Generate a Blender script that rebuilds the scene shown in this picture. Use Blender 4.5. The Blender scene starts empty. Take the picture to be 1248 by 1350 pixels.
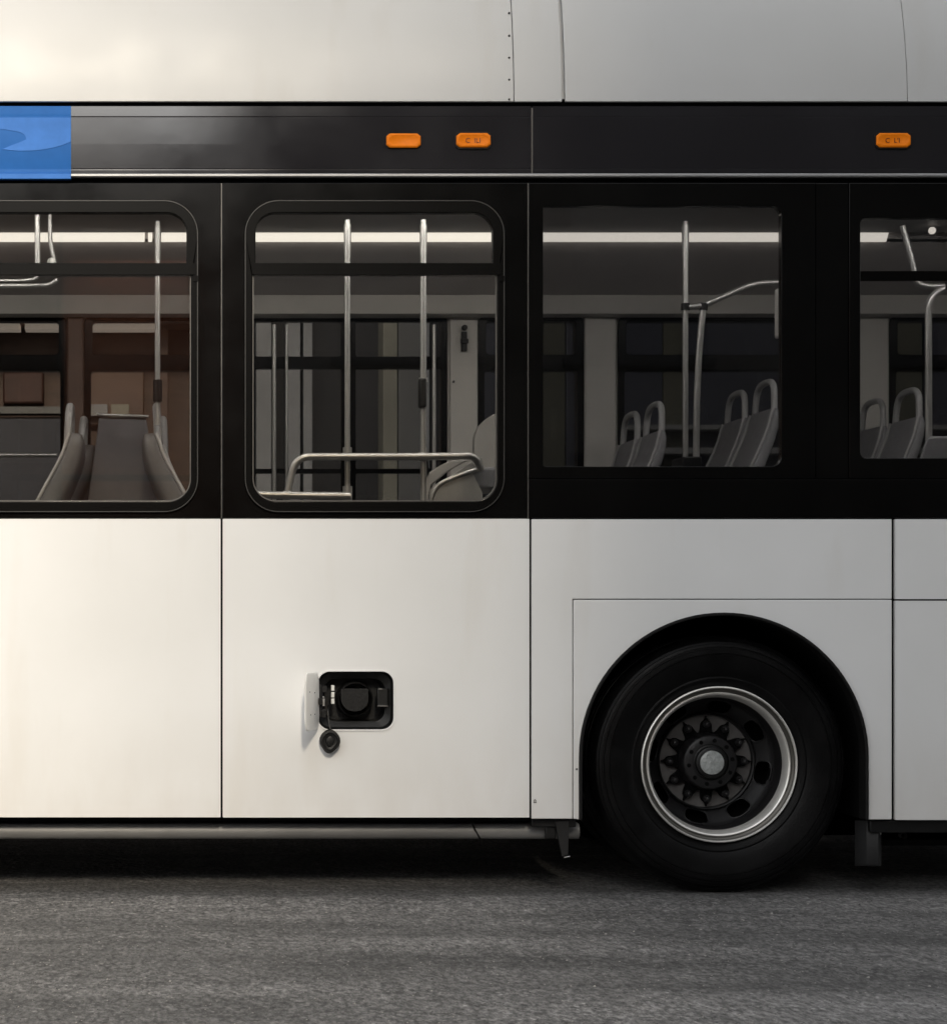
import bpy, bmesh, math, random
from mathutils import Vector, Matrix
random.seed(7)
S = bpy.context.scene
COL = S.collection
# ------------------------------------------------------------------ camera, world, sun, exposure
D, F, CX, CY, HC = 8.0, 2656.0, 200.0, 815.0, 1.10
cam = bpy.data.cameras.new('camera'); co = bpy.data.objects.new('camera', cam); COL.objects.link(co)
co.location = (0, -D, HC); co.rotation_euler = (math.radians(90), 0, 0)
cam.sensor_width = 36; cam.lens = F/1350*36; cam.shift_x = (624-CX)/1350; cam.shift_y = (CY-675)/1350
cam.clip_start = .1; cam.clip_end = 2000
S.camera = co
SUN_EL, SUN_ROT = math.radians(29), math.radians(176.2)
w = bpy.data.worlds.new('World'); S.world = w; w.use_nodes = True
nt = w.node_tree; bg = nt.nodes['Background']
sky = nt.nodes.new('ShaderNodeTexSky'); sky.sky_type = 'NISHITA'; sky.sun_disc = False
sky.sun_elevation = SUN_EL; sky.sun_rotation = SUN_ROT; sky.air_density = 1.6; sky.dust_density = 1.2; sky.ozone_density = 1.0
hs = nt.nodes.new('ShaderNodeHueSaturation'); hs.inputs['Saturation'].default_value = .12; nt.links.new(sky.outputs[0], hs.inputs['Color']); nt.links.new(hs.outputs[0], bg.inputs[0]); bg.inputs[1].default_value = .064
sl = bpy.data.lights.new('sun', 'SUN'); sl.energy = 1.5; sl.angle = math.radians(10.5); sl.color = (1, .88, .70)
so = bpy.data.objects.new('sun', sl); COL.objects.link(so)
sd = Vector((math.sin(SUN_ROT)*math.cos(SUN_EL), math.cos(SUN_ROT)*math.cos(SUN_EL), math.sin(SUN_EL)))
so.rotation_euler = sd.to_track_quat('Z', 'Y').to_euler(); so.location = (0, -30, 30)
S.view_settings.view_transform = 'Standard'; S.view_settings.look = 'None'; S.view_settings.gamma = 1
S.view_settings.exposure = 2.14
S.render.engine = 'CYCLES'
S.cycles.transparent_max_bounces = 16; S.cycles.max_bounces = 10
# ------------------------------------------------------------------ helpers
def P(px, py, y=0.0):
    k = (D+y)/F
    return Vector(((px-CX)*k, y, HC-(py-CY)*k))
def XZ(px, py): return ((px-CX)*D/F, HC-(py-CY)*D/F)
def srgb(r, g, b):
    f = lambda c: (c/255/12.92 if c/255 <= .04045 else ((c/255+.055)/1.055)**2.4)
    return (f(r), f(g), f(b), 1)
def tag(o, label=None, cat=None, group=None, kind=None):
    if label: o['label'] = label
    if cat: o['category'] = cat
    if group: o['group'] = group
    if kind: o['kind'] = kind
    return o
def empty(name, loc=(0,0,0)):
    o = bpy.data.objects.new(name, None); COL.objects.link(o); o.location = loc; o.empty_display_size = .2
    return o
class MB:
    def __init__(s): s.bm = bmesh.new(); s.mi = 0
    def _f(s, vs):
        try:
            f = s.bm.faces.new(vs); f.material_index = s.mi; f.smooth = True; return f
        except ValueError: return None
    def box(s, x0, x1, y0, y1, z0, z1):
        v = [s.bm.verts.new((x, y, z)) for x in (x0, x1) for y in (y0, y1) for z in (z0, z1)]
        for q in ((0,1,3,2),(4,6,7,5),(0,4,5,1),(2,3,7,6),(0,2,6,4),(1,5,7,3)): s._f([v[i] for i in q])
        return s
    def loft(s, rings, close=True, caps=True):
        R = [[s.bm.verts.new(p) for p in r] for r in rings]
        n = len(R[0])
        for a, b in zip(R, R[1:]):
            for i in range(n if close else n-1):
                j = (i+1) % n; s._f((a[i], a[j], b[j], b[i]))
        if caps and close: s._f(list(reversed(R[0]))); s._f(R[-1])
        return s
    def tube(s, pts, r, seg=14, caps=True):
        pts = [Vector(p) for p in pts]; rings = []; up = None
        for i, p in enumerate(pts):
            t = ((pts[min(i+1, len(pts)-1)]-p).normalized()+(p-pts[max(i-1, 0)]).normalized()).normalized()
            if up is None:
                up = Vector((0,1,0)) if abs(t.y) < .9 else Vector((1,0,0))
            up = (up-t*up.dot(t)).normalized(); sd_ = t.cross(up)
            rr = r[i] if isinstance(r, (list, tuple)) else r
            rings.append([p+up*math.cos(a)*rr+sd_*math.sin(a)*rr for a in [2*math.pi*k/seg for k in range(seg)]])
        return s.loft(rings, True, caps)
    def lathe(s, prof, c, seg=96, close=False):            # profile (radius, y) round an axis along Y
        rings = [[Vector((c[0]+r*math.cos(2*math.pi*k/seg), c[1]+y, c[2]+r*math.sin(2*math.pi*k/seg))) for k in range(seg)] for r, y in prof]
        if close: rings.append(rings[0])
        return s.loft(rings, True, False)
    def sweepx(s, prof, x0, x1, n=1, close=True):         # profile (y, z) swept along X
        rings = [[Vector((x0+(x1-x0)*k/n, y, z)) for y, z in prof] for k in range(n+1)]
        return s.loft(rings, close, close)
    def plate(s, loops, y0, y1):                          # loops of (x, z); first is the outline, others are holes
        b2 = bmesh.new(); es = []
        for lp in loops:
            vs = [b2.verts.new((x, y0, z)) for x, z in lp]
            es += [b2.edges.new((vs[i], vs[(i+1) % len(vs)])) for i in range(len(vs))]
        bmesh.ops.triangle_fill(b2, use_beauty=True, use_dissolve=False, edges=es)
        fr = list(b2.faces)
        r = bmesh.ops.extrude_face_region(b2, geom=fr, use_keep_orig=True)
        bmesh.ops.translate(b2, verts=[v for v in r['geom'] if isinstance(v, bmesh.types.BMVert)], vec=(0, y1-y0, 0))
        bmesh.ops.recalc_face_normals(b2, faces=b2.faces)
        for f in b2.faces: f.material_index = s.mi; f.smooth = False
        m = bpy.data.meshes.new('t'); b2.to_mesh(m); b2.free(); s.bm.from_mesh(m); bpy.data.meshes.remove(m)
        return s
    def sphere(s, c, r, seg=16):
        c = Vector(c)
        rings = []
        for i in range(1, seg//2):
            a = math.pi*i/(seg//2)
            rings.append([c+Vector((r*math.sin(a)*math.cos(t), r*math.sin(a)*math.sin(t), r*math.cos(a))) for t in [2*math.pi*k/seg for k in range(seg)]])
        return s.loft(rings)
    def build(s, name, mat, parent=None, bevel=0, label=None, seg=2, ang=.6):
        bm = s.bm
        bmesh.ops.recalc_face_normals(bm, faces=bm.faces)
        for e in bm.edges:
            if len(e.link_faces) == 2 and e.calc_face_angle(0) > ang: e.smooth = False
        me = bpy.data.meshes.new(name); bm.to_mesh(me); bm.free()
        for m_ in (mat if isinstance(mat, (list, tuple)) else [mat]): me.materials.append(m_)
        o = bpy.data.objects.new(name, me); COL.objects.link(o)
        if parent:
            o.parent = parent
        if bevel:
            md = o.modifiers.new('bevel', 'BEVEL'); md.width = bevel; md.segments = seg; md.limit_method = 'ANGLE'; md.angle_limit = .7
            md.harden_normals = False
        if label: o['label'] = label
        return o
def copytree(o, parent=None, off=(0,0,0), scale=None):
    c = o.copy(); COL.objects.link(c); c.parent = parent
    c.location = Vector(o.location)+Vector(off)
    if scale: c.scale = scale
    for ch in list(o.children): copytree(ch, c)
    return c
def rr(x0, y0, x1, y1, r=(0,0,0,0), n=8):                # rounded rect in photo px -> (x, z) loop ; r = tl,tr,br,bl
    if not isinstance(r, (tuple, list)): r = (r,)*4
    pts = []
    for cx, cy, rad, a0 in ((x0+r[0], y0+r[0], r[0], 180), (x1-r[1], y0+r[1], r[1], 270), (x1-r[2], y1-r[2], r[2], 0), (x0+r[3], y1-r[3], r[3], 90)):
        if rad <= 0: pts.append((cx, cy))
        else:
            for k in range(n+1):
                a = math.radians(a0+90*k/n); pts.append((cx+rad*math.cos(a), cy+rad*math.sin(a)))
    return [XZ(*p) for p in pts]
def rry(x0, y0, x1, y1, y, r=0, n=6):                    # same but for a plane at depth y
    k = (D+y)/D; return [(x*k, HC+(z-HC)*k) for x, z in rr(x0, y0, x1, y1, r, n)]
def fillet(pts, r, n=8):
    pts = [Vector(p) for p in pts]; out = [pts[0]]
    for a, b, c in zip(pts, pts[1:], pts[2:]):
        d1, d2 = (a-b), (c-b); rr_ = min(r, d1.length*.49, d2.length*.49)
        p, q = b+d1.normalized()*rr_, b+d2.normalized()*rr_
        for k in range(n+1):
            t = k/n; out.append(p*(1-t)**2+b*2*t*(1-t)+q*t*t)
    return out+[pts[-1]]
# ------------------------------------------------------------------ materials
def mat(name, col, rough=.5, metal=0, coat=0, coat_r=.05, spec=.5, var=0, vscale=6, bump=0, bscale=40, rvar=0, emit=0, emitc=None, stretch=(1,1,1), ior=1.5, vdetail=5):
    m = bpy.data.materials.new(name); m.use_nodes = True; n = m.node_tree.nodes; L = m.node_tree.links
    b = n['Principled BSDF']; b.inputs['Base Color'].default_value = (*col[:3], 1); b.inputs['Roughness'].default_value = rough
    b.inputs['Metallic'].default_value = metal; b.inputs['Coat Weight'].default_value = coat; b.inputs['Coat Roughness'].default_value = coat_r
    b.inputs['Specular IOR Level'].default_value = spec; b.inputs['IOR'].default_value = ior
    if emit: b.inputs['Emission Color'].default_value = (*(emitc or col)[:3], 1); b.inputs['Emission Strength'].default_value = emit
    g = n.new('ShaderNodeNewGeometry'); mp = n.new('ShaderNodeMapping'); mp.inputs['Scale'].default_value = stretch
    L.new(g.outputs['Position'], mp.inputs['Vector'])
    if var or rvar:
        t = n.new('ShaderNodeTexNoise'); t.inputs['Scale'].default_value = vscale; t.inputs['Detail'].default_value = vdetail; t.inputs['Roughness'].default_value = .6
        L.new(mp.outputs[0], t.inputs['Vector'])
        if var:
            r = n.new('ShaderNodeMapRange'); r.inputs[1].default_value = .3; r.inputs[2].default_value = .7; r.inputs[3].default_value = 1-var; r.inputs[4].default_value = 1+var
            L.new(t.outputs[0], r.inputs[0])
            v = n.new('ShaderNodeVectorMath'); v.operation = 'SCALE'; v.inputs[0].default_value = col[:3]; L.new(r.outputs[0], v.inputs['Scale']); L.new(v.outputs[0], b.inputs['Base Color'])
        if rvar:
            r = n.new('ShaderNodeMapRange'); r.inputs[1].default_value = .3; r.inputs[2].default_value = .7; r.inputs[3].default_value = rough-rvar; r.inputs[4].default_value = rough+rvar
            L.new(t.outputs[0], r.inputs[0]); L.new(r.outputs[0], b.inputs['Roughness'])
    if bump:
        t = n.new('ShaderNodeTexNoise'); t.inputs['Scale'].default_value = bscale; t.inputs['Detail'].default_value = 4; L.new(mp.outputs[0], t.inputs['Vector'])
        u = n.new('ShaderNodeBump'); u.inputs['Strength'].default_value = bump; u.inputs['Distance'].default_value = .01; L.new(t.outputs[0], u.inputs['Height']); L.new(u.outputs[0], b.inputs['Normal'])
        if coat: L.new(u.outputs[0], b.inputs['Coat Normal'])
    return m
def paint(nm='white_paint', f=1.0):
    m = bpy.data.materials.new(nm); m.use_nodes = True; n = m.node_tree.nodes; L = m.node_tree.links
    b = n['Principled BSDF']; g = n.new('ShaderNodeNewGeometry')
    def noise(sc, det, st=(1,1,1)):
        mp = n.new('ShaderNodeMapping'); mp.inputs['Scale'].default_value = st; L.new(g.outputs['Position'], mp.inputs['Vector'])
        t = n.new('ShaderNodeTexNoise'); t.inputs['Scale'].default_value = sc; t.inputs['Detail'].default_value = det; L.new(mp.outputs[0], t.inputs['Vector']); return t
    def ramp(src, a, c0, e, c1):
        r = n.new('ShaderNodeValToRGB'); r.color_ramp.elements[0].position = a; r.color_ramp.elements[0].color = c0
        r.color_ramp.elements[1].position = e; r.color_ramp.elements[1].color = c1; L.new(src, r.inputs[0]); return r
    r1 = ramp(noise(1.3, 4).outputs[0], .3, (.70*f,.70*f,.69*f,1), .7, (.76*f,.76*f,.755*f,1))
    r2 = ramp(noise(5, 8, (1,1,.18)).outputs[0], .56, (1,1,1,1), .85, (.86,.82,.76,1))       # rain streaks of grime
    mx = n.new('ShaderNodeMix'); mx.data_type = 'RGBA'; mx.blend_type = 'MULTIPLY'; mx.inputs[0].default_value = .55
    L.new(r1.outputs[0], mx.inputs[6]); L.new(r2.outputs[0], mx.inputs[7])
    # road grime that has settled on the bottom of the skirt
    sp = n.new('ShaderNodeSeparateXYZ'); L.new(g.outputs['Position'], sp.inputs[0])
    mr = n.new('ShaderNodeMapRange'); mr.inputs[1].default_value = .75; mr.inputs[2].default_value = .3; mr.inputs[3].default_value = 0; mr.inputs[4].default_value = .5; L.new(sp.outputs[2], mr.inputs[0])
    nz = noise(9, 8, (1,1,.4)); mm = n.new('ShaderNodeMath'); mm.operation = 'MULTIPLY'; L.new(mr.outputs[0], mm.inputs[0]); L.new(nz.outputs[0], mm.inputs[1])
    m2 = n.new('ShaderNodeMix'); m2.data_type = 'RGBA'; L.new(mm.outputs[0], m2.inputs[0]); L.new(mx.outputs[2], m2.inputs[6]); m2.inputs[7].default_value = (.50,.45,.39,1)
    L.new(m2.outputs[2], b.inputs['Base Color'])
    rg = n.new('ShaderNodeMapRange'); rg.inputs[1].default_value = .3; rg.inputs[2].default_value = .7; rg.inputs[3].default_value = .34; rg.inputs[4].default_value = .46
    L.new(noise(3, 5).outputs[0], rg.inputs[0]); L.new(rg.outputs[0], b.inputs['Roughness'])
    b.inputs['Specular IOR Level'].default_value = .3; b.inputs['Coat Weight'].default_value = .04; b.inputs['Coat Roughness'].default_value = .35
    bp = n.new('ShaderNodeBump'); bp.inputs['Strength'].default_value = .35; bp.inputs['Distance'].default_value = .012; L.new(noise(1.6, 1).outputs[0], bp.inputs['Height'])
    L.new(bp.outputs[0], b.inputs['Normal']); L.new(bp.outputs[0], b.inputs['Coat Normal'])
    return m
def glass(name, tint, refl=1.0, ior=1.5):
    m = bpy.data.materials.new(name); m.use_nodes = True; n = m.node_tree.nodes; L = m.node_tree.links
    n.remove(n['Principled BSDF']); o = n['Material Output']
    t = n.new('ShaderNodeBsdfTransparent'); t.inputs[0].default_value = (*tint, 1)
    g = n.new('ShaderNodeBsdfGlossy'); g.inputs['Roughness'].default_value = .015; g.inputs[0].default_value = (refl, refl, refl, 1)
    gm = n.new('ShaderNodeNewGeometry'); tx = n.new('ShaderNodeTexNoise'); tx.inputs['Scale'].default_value = .9; tx.inputs['Detail'].default_value = 1; L.new(gm.outputs['Position'], tx.inputs['Vector'])
    bp = n.new('ShaderNodeBump'); bp.inputs['Strength'].default_value = .15; bp.inputs['Distance'].default_value = .01; L.new(tx.outputs[0], bp.inputs['Height']); L.new(bp.outputs[0], g.inputs['Normal'])
    f = n.new('ShaderNodeFresnel'); f.inputs[0].default_value = ior
    x = n.new('ShaderNodeMixShader'); L.new(f.outputs[0], x.inputs[0]); L.new(t.outputs[0], x.inputs[1]); L.new(g.outputs[0], x.inputs[2]); L.new(x.outputs[0], o.inputs[0])
    return m
def asphalt():
    m = bpy.data.materials.new('asphalt'); m.use_nodes = True; n = m.node_tree.nodes; L = m.node_tree.links
    b = n['Principled BSDF']; g = n.new('ShaderNodeNewGeometry')
    def N(sc, det, st=(1,1,1), vor=False, rough=.6):
        mp = n.new('ShaderNodeMapping'); mp.inputs['Scale'].default_value = st; L.new(g.outputs['Position'], mp.inputs['Vector'])
        t = n.new('ShaderNodeTexVoronoi' if vor else 'ShaderNodeTexNoise'); t.inputs['Scale'].default_value = sc
        if not vor: t.inputs['Detail'].default_value = det; t.inputs['Roughness'].default_value = rough
        L.new(mp.outputs[0], t.inputs['Vector']); return t
    def MR(src, a, c, lo, hi):
        r = n.new('ShaderNodeMapRange'); r.inputs[1].default_value = a; r.inputs[2].default_value = c; r.inputs[3].default_value = lo; r.inputs[4].default_value = hi; L.new(src, r.inputs[0]); return r.outputs[0]
    def MUL(a, c, op='MULTIPLY'):
        r = n.new('ShaderNodeMath'); r.operation = op; L.new(a, r.inputs[0])
        if isinstance(c, (int, float)): r.inputs[1].default_value = c
        else: L.new(c, r.inputs[1])
        return r.outputs[0]
    bands = MR(N(1.1, 3, (.22, 1.5, 1)).outputs[0], .36, .64, .62, 1.38)         # worn wheel tracks run along the road
    patch = MR(N(1.1, 6).outputs[0], .3, .7, .8, 1.2)
    grit = MR(N(60, 3, (1,.42,1), rough=.7).outputs[0], .38, .62, .50, 1.50)
    stones = MR(N(16, 0, vor=True).outputs[0], .07, .13, 1.9, .98)
    dirt = MR(N(16, 7, (1, .40, 1), rough=.75).outputs[0], .35, .65, .66, 1.34)
    rn = N(16, 5, (.9, .55, 1), rough=.65).outputs[0]; ra = n.new('ShaderNodeMath'); ra.operation = 'SUBTRACT'; L.new(rn, ra.inputs[0]); ra.inputs[1].default_value = .5
    ab = n.new('ShaderNodeMath'); ab.operation = 'ABSOLUTE'; L.new(ra.outputs[0], ab.inputs[0])
    squig = MR(ab.outputs[0], .0, .05, .50, 1.06)                 # thin dark lines: shade of the ridges and cracks put into the colour
    rm_ = MR(N(1.8, 3, (.4, 1, 1)).outputs[0], .40, .55, .15, 1)       # rougher patches
    sq2 = n.new('ShaderNodeMix'); sq2.data_type = 'FLOAT'; L.new(rm_, sq2.inputs[0]); sq2.inputs[2].default_value = 1; L.new(squig, sq2.inputs[3])
    v = MUL(MUL(MUL(MUL(bands, patch), MUL(grit, stones)), dirt), sq2.outputs[0])
    sc = n.new('ShaderNodeVectorMath'); sc.operation = 'SCALE'; sc.inputs[0].default_value = (.122, .118, .115); L.new(v, sc.inputs['Scale']); L.new(sc.outputs[0], b.inputs['Base Color'])
    L.new(MR(N(9, 5).outputs[0], .3, .7, .62, .9), b.inputs['Roughness'])
    h = MUL(MUL(N(38, 0, vor=True).outputs[0], .6), MUL(N(15, 5, (.7,1,1), rough=.6).outputs[0], 3.0), 'ADD')
    h = MUL(h, MUL(N(150, 2).outputs[0], .5), 'ADD')
    bp = n.new('ShaderNodeBump'); bp.inputs['Strength'].default_value = 1; bp.inputs['Distance'].default_value = .014; L.new(h, bp.inputs['Height']); L.new(bp.outputs[0], b.inputs['Normal'])
    return m
M_PAINT = paint(); M_PAINT2 = paint('white_paint_dimmed', .72)  # second paint darkened in colour to offset the fairing's sky-facing brightness
M_BLACK = mat('black_gloss', (.003,.0028,.0026), .16, spec=.25, var=.2, rvar=.05, vscale=3)
M_FRAME = mat('black_frame', (.0022,.0020,.0018), .27, spec=.12)
M_BAND = mat('charcoal_gloss', (.014,.013,.015), .12, var=.12, rvar=.04, vscale=2.5, bump=.05, bscale=2.2, ior=1.62)
M_TRIM = mat('satin_aluminium', (.42,.42,.42), .45, metal=.7, var=.1, vscale=14, stretch=(.2,1,1))
M_BEAD = mat('bead_rubber', (.025,.024,.023), .35, var=.1)
M_FLAPR = mat('flap_rubber', (.004,.0038,.0041), .6, var=.2)
M_EDGE = mat('seal_edge', (.15,.143,.135), .3, metal=.6, var=.15)
M_RUB = mat('rubber', (.0045,.0042,.0042), .6, spec=.25, var=.3, vscale=18, bump=.2, bscale=120)
M_TYRE = mat('tyre_rubber', (.0020,.0019,.0020), .45, spec=.17, var=.35, vscale=7, rvar=.12, bump=.15, bscale=160)
M_DARK = mat('dark_plastic', (.006,.006,.006), .45, spec=.35, var=.2, bump=.1, bscale=90)
M_DARK2 = mat('dark_recess', (.0025,.0025,.0025), .9, spec=.1)
M_STEEL = mat('brushed_steel', (.50,.495,.48), .36, metal=.75, var=.05, vscale=20)
M_RIM = mat('polished_rim', (.72,.70,.66), .38, metal=.7, var=.12, vscale=10)
M_WHD = mat('wheel_dark', (.011,.0105,.011), .42, spec=.4, var=.25, vscale=12, bump=.1, bscale=90)
M_CHAN = mat('rim_channel_metal', (.10,.095,.085), .4, metal=.8, var=.1)
M_WHG = mat('wheel_grey', (.11,.104,.10), .6, metal=.1, var=.2, vscale=20, bump=.1)
M_HUB = mat('hub_plate', (.42,.44,.43), .35, metal=.4, var=.35, vscale=45, bump=.3, bscale=80)
M_SEAT = mat('seat_shell', (.21,.21,.22), .5, var=.12, vscale=25, bump=.1, bscale=180)
M_SEATR = mat('seat_rim', (.33,.33,.33), .35, var=.1)
M_SEATP = mat('seat_piping_pale', (.45,.44,.43), .35, var=.1)
M_SEATD = mat('seat_shell_dark', (.115,.113,.113), .5, var=.12, vscale=25, bump=.1, bscale=180)
M_SEATL = mat('seat_pale', (.30,.29,.27), .5, var=.1, vscale=10)
M_IN = mat('interior_laminate', (.55,.53,.50), .55, var=.06, vscale=4)
M_CEIL = mat('interior_ceiling', (.36,.34,.33), .55, var=.08, vscale=3)
M_FLOOR = mat('interior_floor', (.06,.06,.065), .7, var=.3, vscale=60)
M_SILL = mat('sill_rail', (.19,.188,.184), .5, metal=.3, var=.3, vscale=3, stretch=(.4,1,1), bump=.15, bscale=30)
M_STRIP = mat('light_strip', (.9,.87,.78), .5, emit=.34, emitc=(1,.96,.88)); M_STRIPN = mat('near_fill_strip', (.9,.87,.78), .5, emit=9.5, emitc=(1,.985,.965))  # near strip is unseen, made far stronger to brighten the interior
M_AMBER = mat('amber_lens', (.62,.150,.004), .5, spec=.15, var=.08, vscale=60, emit=.03, emitc=(1,.26,.005))
M_AMBERD = mat('amber_engraving', (.12,.02,.002), .5)
M_BLUE = mat('blue_vinyl', (.020,.118,.385), .5, spec=.1, var=.08, vscale=10)
M_BLUE2 = mat('pale_blue_vinyl', (.055,.185,.54), .5, spec=.1, var=.12, vscale=9)
M_FLAP = mat('flap_white', (.86,.85,.82), .4, var=.03)
M_WHITEP = mat('white_plastic', (.72,.72,.68), .45, var=.04)
M_GL_A = glass('tinted_glass', (.77,.755,.73), 1.0, 1.5)
M_GL_B = glass('dark_tinted_glass', (.59,.582,.575), 1.0, 1.5)
M_GL_F = glass('far_glass', (.80,.80,.80), .6, 1.45)
# ------------------------------------------------------------------ ground
ASPH = asphalt()
road = MB().box(-150, 150, -15.0, 5.2, -.3, 0).build('road', ASPH); tag(road, 'worn grey asphalt road in front of and under the bus', 'road', kind='structure')
M_PAVE = mat('pavement_concrete', (.26,.25,.235), .85, var=.2, vscale=2, bump=.3, bscale=60)
for y0, y1, lb in ((-60, -15.0, 'concrete pavement on the near side of the street'), (5.2, 60, 'concrete pavement beyond the bus')):
    o = MB().box(-150, 150, y0, y1, -.29, .13).build('pavement', M_PAVE, bevel=.02); tag(o, lb, 'pavement', kind='structure')
gr = MB().box(-600, 600, -600, 600, -.6, -.31).build('ground', M_PAVE); tag(gr, 'ground reaching the horizon', 'ground', kind='structure')
# loose grit and chips lying on the worn road
gm = MB(); rg = random.Random(3)
for i in range(5200):
    y = -3.3+3.2*rg.random()**.8; x = -1.2+5.0*rg.random(); q = rg.uniform(.0014, .0038)*(1.7 if rg.random() < .04 else 1)
    gm.mi = 0 if rg.random() < .45 else 1
    a0 = rg.random()*6.28; n_ = 5
    top = gm.bm.verts.new((x+q*.2, y, q*rg.uniform(.5, .9))); bs = [gm.bm.verts.new((x+q*rg.uniform(.7, 1.2)*math.cos(a0+k*6.28/n_), y+q*rg.uniform(.7, 1.2)*math.sin(a0+k*6.28/n_), .0002)) for k in range(n_)]
    for k in range(n_): gm._f((bs[k], bs[(k+1) % n_], top))
go = gm.build('grit', [mat('pale_grit', (.30,.285,.265), .8, var=.3, vscale=30), mat('dark_grit', (.045,.043,.042), .8)], ang=.3)
tag(go, 'fine loose grit scattered over the asphalt road', 'grit', kind='stuff')
# ------------------------------------------------------------------ bus
bus = empty('city_bus', (0, 0, 0))
tag(bus, 'white city bus with black window band, amber side lamps and open filler flap', 'bus')
XL, XR = XZ(-924, 0)[0], XZ(1900, 0)[0]
def px2x(p): return (p-CX)*D/F
def py2z(p): return HC-(p-CY)*D/F
# upper fairing (leans inward towards the roof)
def fair(px0, px1, dy=0, zt=-110, zb=133.5):
    prof = []
    N_ = 14
    for k in range(N_+1):
        py = zb+(zt-zb)*k/N_; t = (zb-py)/133.
        prof.append((.004+dy+.012*t+.052*t*t+.012*max(0, t-1)**2, py2z(py)))
    back = [(y+.018, z) for y, z in reversed(prof)]
    m = MB(); m.sweepx(prof+back, px2x(px0), px2x(px1)); return m
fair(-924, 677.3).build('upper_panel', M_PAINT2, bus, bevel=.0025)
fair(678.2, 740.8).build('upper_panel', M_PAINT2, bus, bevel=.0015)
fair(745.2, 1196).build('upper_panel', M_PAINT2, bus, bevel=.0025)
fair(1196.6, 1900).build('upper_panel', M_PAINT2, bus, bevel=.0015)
for py in (17, 47, 76, 105, 131):
    t = (133.5-py)/133.; y = .004+.012*t+.052*t*t
    c = P(671, py, y); MB().lathe([(0.0001, -.0035), (.0035, -.003), (.0042, 0), (.0045, .003)], c, 14).build('rivet', M_RUB, bus)
# roof and black groove backing
MB().sweepx([(.03, py2z(140)), (.06, py2z(60)), (.10, py2z(0)), (.20, py2z(-60)), (.5, 3.86), (1.28, 3.92), (2.06, 3.86), (2.36, 3.7), (2.5, 3.4), (2.54, 3.1), (2.48, 3.1), (.1, 3.06)], XL, XR).build('roof', M_PAINT, bus)
MB().box(XL, XR, .030, .06, py2z(250), py2z(128)).build('groove_backing', M_DARK2, bus)
# charcoal band below the fairing
bandprof = [(.020, py2z(139.5)), (.0011, py2z(140)), (.0008, py2z(144)), (.0005, py2z(149)), (.0003, py2z(153)), (.0010, py2z(154.2)), (.0, py2z(155.5)), (-.0002, py2z(190)), (.0, py2z(222)), (.0008, py2z(223.2)), (.0, py2z(224.4)), (.0, py2z(228.5)), (.02, py2z(228.5))]
for a, b in ((-924, 700.2), (702.0, 1900)):
    MB().sweepx(bandprof, px2x(a), px2x(b)).build('header_band', M_BAND, bus, ang=.002)
MB().box(px2x(700.2), px2x(702), .004, .01, py2z(228), py2z(142)).build('band_joint', M_EDGE, bus)
MB().sweepx([(-.004, py2z(229)), (-.007, py2z(230.3)), (-.007, py2z(232.3)), (-.003, py2z(233.6)), (.02, py2z(233.6)), (.02, py2z(229))], XL, XR).build('trim_strip', M_TRIM, bus, bevel=.0008)
# blue vinyl over the band at the left
bl = MB()
off = lambda pr, d: [(y-d, z) for y, z in pr]
dp = off(bandprof[:-1], .0022); dp = dp+[(-.0095, py2z(229.5)), (-.0095, py2z(236.5)), (.018, py2z(236.5)), (.018, py2z(140))]
dp[0] = (.018, py2z(139.2))
bl.sweepx(dp, px2x(-300), px2x(94))
bl.mi = 1
def poly(pts): return [XZ(*p) for p in pts]
def qb(p0, p1, p2, n=8): return [((1-t)**2*p0[0]+2*t*(1-t)*p1[0]+t*t*p2[0], (1-t)**2*p0[1]+2*t*(1-t)*p1[1]+t*t*p2[1]) for t in [k/n for k in range(n+1)]]
swoosh = [(-60, 155.5), (93.6, 155.5), (93.6, 187)]+qb((93.6, 188), (50, 204), (4, 197))[1:]+qb((4, 196), (22, 190), (35, 184), 4)[1:]+qb((35, 182), (33, 175), (20, 173), 5)[1:]+[(0, 170), (-60, 176)]
bl.plate([poly(swoosh)], -.0042, -.0030)
bl.plate([poly([(-300, 229.8), (93.6, 229.8), (93.6, 236), (-300, 236)])], -.0104, -.0094)
bl.plate([poly([(-300, 141.8), (93.6, 141.8), (93.6, 144), (-300, 144)])], .0002, .0015)
bl.build('vinyl_decal', [M_BLUE, M_BLUE2], bus, label='blue vinyl sheet with paler swoosh')
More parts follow.
